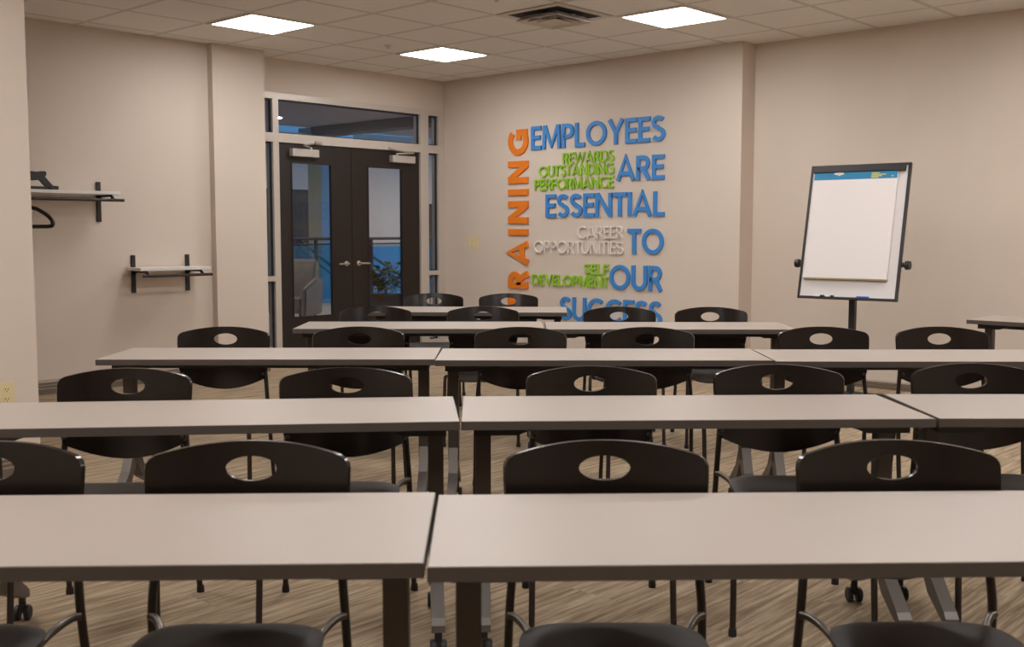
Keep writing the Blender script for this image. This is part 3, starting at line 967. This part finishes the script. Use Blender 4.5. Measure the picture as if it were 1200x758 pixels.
ROW = ['first', 'second', 'third', 'fourth', 'fifth']
table('front row pale laminate training table on the outlet side', -.925, 2.05, .03, 1.53, .51)
table('front row pale laminate training table on the easel side', .612, 2.072, .03, 1.53, .51)
table('second row pale table on the outlet side, skewed to leave a wedge gap', -.943, 3.392, .095, 1.53)
table('second row pale table between the wedge gap and the far seam', .565, 3.487, .033, 1.455)
table('second row pale table at the easel side end, cut by the frame', 2.078, 3.515, 0.0, 1.53)
table('third row pale table nearest the alcove, its free end visible', -1.112, 5.05, .005, 1.525, .49)
table('third row pale table in the middle of its row', .412, 5.015, -.005, 1.51, .49)
table('third row pale table in front of the easel', 1.928, 4.97, -.005, 1.51, .49)
table('fourth row pale table in front of the glazed doors', -.555, 6.60, 0.0, 1.49, .52)
table('fourth row pale table below the blue lettering', .945, 6.565, -.01, 1.48, .52)
table('last row short pale table nearest the door corner', -.31, 7.95, -.04, 1.43, .58)
table('pale side table along the wall past the easel', 7.425, 2.565 - .765, 0, 1.53, .50, wall_aligned=-math.pi / 2)

# ------------------------------------------------------------------ chairs
def curve_y(x, z):
    return .262 - .95 * x * x + (z - .65) * .16


def backrest_mesh():
    HZ, hx, hzr = .762, .0605, .0285        # grip hole
    half = []
    # right half outline from top centre to bottom centre (x, z)
    for i in range(9):
        x = .205 * i / 8; half.append((x, .825 - .030 * (x / .232) ** 2.2))
    for a in (70, 45, 20, 0):
        half.append((.205 + .029 * math.cos(math.radians(a)), .772 + .029 * math.sin(math.radians(a))))
    half += [(.2335, .74), (.231, .70), (.2275, .66), (.2235, .62), (.219, .598), (.213, .576), (.203, .562)]
    for i in range(1, 9):
        x = .203 * (1 - i / 8); half.append((x, .508 + .054 * (x / .203) ** 1.9))
    out = half + [(-x, z) for x, z in reversed(half[1:-1])]

    def outer(ang):
        d = Vector((math.cos(ang), math.sin(ang))); best = None
        n = len(out)
        for i in range(n):
            p = Vector(out[i]) - Vector((0, HZ)); q = Vector(out[(i + 1) % n]) - Vector((0, HZ))
            e = q - p; den = d.x * e.y - d.y * e.x
            if abs(den) < 1e-12:
                continue
            tt = (p.x * e.y - p.y * e.x) / den; ss = (p.x * d.y - p.y * d.x) / den
            if tt > 0 and -1e-6 <= ss <= 1 + 1e-6 and (best is None or tt < best):
                best = tt
        return d * best
    # angles: those of the outline points plus a regular set
    ang = sorted({round(math.atan2(z - HZ, x), 5) for x, z in out} | {round(-math.pi + 2 * math.pi * i / 72, 5) for i in range(72)})
    a2 = [ang[0]]
    for a in ang[1:]:
        if a - a2[-1] > .012:
            a2.append(a)
    bm = bmesh.new(); K = 9; th = .0065
    grid = []
    for a in a2:
        o = outer(a); tq = math.atan2(math.sin(a) / hzr, math.cos(a) / hx)
        i = Vector((hx * math.cos(tq), hzr * math.sin(tq)))
        line = []
        for k in range(K + 1):
            f = k / K; p = i.lerp(o, f); x, z = p.x, p.y + HZ
            y = curve_y(x, z)
            slope = 2 * .95 * x
            nx, ny = slope, 1.0; l = math.hypot(nx, ny)
            line.append((bm.verts.new((x - nx / l * th, y - ny / l * th, z)), bm.verts.new((x + nx / l * th, y + ny / l * th, z))))
        grid.append(line)
    n = len(grid)
    for i in range(n):
        A, C = grid[i], grid[(i + 1) % n]
        for k in range(K):
            bm.faces.new((A[k][0], A[k + 1][0], C[k + 1][0], C[k][0]))
            bm.faces.new((A[k][1], C[k][1], C[k + 1][1], A[k + 1][1]))
        bm.faces.new((A[0][0], C[0][0], C[0][1], A[0][1]))
        bm.faces.new((A[K][0], A[K][1], C[K][1], C[K][0]))
    return bm


def seat_mesh():
    bm = bmesh.new(); N = 20
    hx, y0_, y1_ = .202, -.275, .148
    yc, hy = (y0_ + y1_) / 2, (y1_ - y0_) / 2
    top, bot = [], []
    R = 10
    for i in range(R + 1):
        f = i / R
        rt_, rb = [], []
        for k in range(48):
            a = 2 * math.pi * k / 48; c, s = math.cos(a), math.sin(a); e = 2 / 5.0
            x = hx * math.copysign(abs(c) ** e, c) * f; y = hy * math.copysign(abs(s) ** e, s) * f
            edge = max(0, (f - .78) / .22)
            z = .452 - .010 * (1 - (x / hx) ** 2) * (1 - (y / hy) ** 2) - .016 * edge ** 2.2
            wf = max(0, (-(y) / hy - .55) / .45); z -= .022 * wf ** 2
            zb = .412 + .010 * edge ** 3 - .022 * wf ** 2
            rt_.append((x, y + yc, z)); rb.append((x * .99, yc + y * .99, zb))
        top.append(rt_); bot.append(rb)
    for rings, flip in ((top, 0), (bot, 1)):
        c = bm.verts.new(rings[0][0]); pv = None
        for i in range(1, R + 1):
            v = [bm.verts.new(p) for p in rings[i]]
            for k in range(48):
                j = (k + 1) % 48
                bm.faces.new((c, v[k], v[j]) if pv is None else (pv[k], v[k], v[j], pv[j]))
            pv = v
        if flip:
            last_b = pv
        else:
            last_t = pv
    for k in range(48):
        j = (k + 1) % 48
        bm.faces.new((last_t[k], last_b[k], last_b[j], last_t[j]))
    return bm


def make_chair():
    t = thing('stacking_chair', '', 'chair')
    obj('seat', seat_mesh(), 'seat', t, smooth=True)
    obj('backrest', backrest_mesh(), 'chair', t, smooth=True)
    for s in (-1, 1):
        top = (s * .207, curve_y(.207, .62) + .019, .63)
        lg = obj('leg', TB(smooth_path([(s * .234, .285, .012), (s * .2275, .245, .25), (s * .222, .218, .43), (s * .215, .225, .53), top], 4), .0105, 10), 'tube', t, smooth=True)
        obj('foot_glide', lathe(bmesh.new(), [(.001, 0), (.014, 0), (.014, .010), (.0125, .026), (.001, .027)], 12, (s * .2345, .287, 0)), 'rubber', lg)
        lg = obj('leg', TB(smooth_path([(s * .228, -.255, .012), (s * .225, -.236, .22), (s * .222, -.222, .40), (s * .215, -.205, .428), (s * .196, -.18, .418)], 4), .0105, 10), 'tube', t, smooth=True)
        obj('foot_glide', lathe(bmesh.new(), [(.001, 0), (.014, 0), (.014, .010), (.0125, .026), (.001, .027)], 12, (s * .2285, -.256, 0)), 'rubber', lg)
        rl = obj('seat_rail', TB(smooth_path([(s * .224, .212, .432), (s * .205, .195, .430), (s * .180, .150, .415), (s * .170, .06, .402), (s * .170, -.10, .402), (s * .196, -.18, .416)], 4), .0095, 10), 'railm', t, smooth=True)
        sc = bmesh.new()
        c0 = curve_y(.207, .60)
        for z in (.588,):
            c0 = curve_y(.206, z)
            lathe(sc, [(.001, c0 - .024), (.006, c0 - .022), (.007, c0 - .016), (.007, c0 + .014), (.001, c0 + .014)], 8, (s * .204, 0, z), 'y')
        obj('screw', sc, 'rubber', t)
    obj('crossbar', TB([(-.170, .02, .400), (.170, .02, .400)], .008, 8), 'tube', t)
    return t


chair0 = make_chair()
first = [True]
groups = ['chairs behind the front row tables', 'chairs behind the second row tables', 'chairs behind the third row tables', 'chairs behind the fourth row tables', 'chairs behind the last row table']
chairs = [
    # (u, v of back, yaw, label)
    (0, -1.215, 2.45, .02, 'dark brown chair cut by the picture edge behind the front row table, outlet side'),
    (0, -.607, 2.455, .01, 'dark brown front row chair between the cut off chair and the table seam'),
    (0, .216, 2.46, 0, 'dark brown front row chair just past the table seam'),
    (0, .889, 2.465, 0, 'dark brown front row chair at the easel side, table posts behind its grip hole'),
    (1, -1.372, 3.80, .05, 'second row dark brown chair nearest the wall outlet, in front of the alcove baseboard'),
    (1, -.592, 3.82, .04, 'second row dark brown chair before the skewed table gap'),
    (1, .285, 3.86, .01, 'second row dark brown chair just beyond the wedge gap'),
    (1, .972, 3.91, -.05, 'second row dark brown chair before the far table seam'),
    (1, 1.70, 3.94, -.02, 'second row dark brown chair behind the end table'),
    (2, -1.475, 5.50, .02, 'third row dark brown chair standing alone before the beige column'),
    (2, -.785, 5.50, 0, 'third row dark brown chair in front of the doors'),
    (2, .043, 5.48, .02, 'third row dark brown chair behind the middle table near the seam'),
    (2, .692, 5.47, -.03, 'third row dark brown chair behind the middle table, under the lettering'),
    (2, 1.592, 5.50, .02, 'third row dark brown chair below the easel pole'),
    (2, 2.20, 5.50, -.03, 'third row dark brown chair between the easel and the side table'),
    (3, -.888, 7.02, 0, 'fourth row dark brown chair right against the door leaves'),
    (3, -.189, 7.02, 0, 'fourth row dark brown chair in front of the wall switch'),
    (3, .699, 6.99, 0, 'fourth row dark brown chair covering the word SUCCESS'),
    (3, 1.290, 6.97, 0, 'fourth row dark brown chair beside the wall step'),
    (4, -.622, 8.56, 0, 'last row dark brown chair next to the door frame'),
    (4, -.028, 8.54, 0, 'last row dark brown chair below the orange word'),
]
for (g, u, v, yw, lab) in chairs:
    vv = v - .262
    loc, rz = W(u + math.sin(yw) * .26, vv), A0 + yw
    if first[0]:
        first[0] = False
        chair0.location = loc; chair0.rotation_euler = (0, 0, rz); chair0['label'] = lab; chair0['group'] = groups[g]
    else:
        dup(chair0, loc, rz, lab, groups[g])
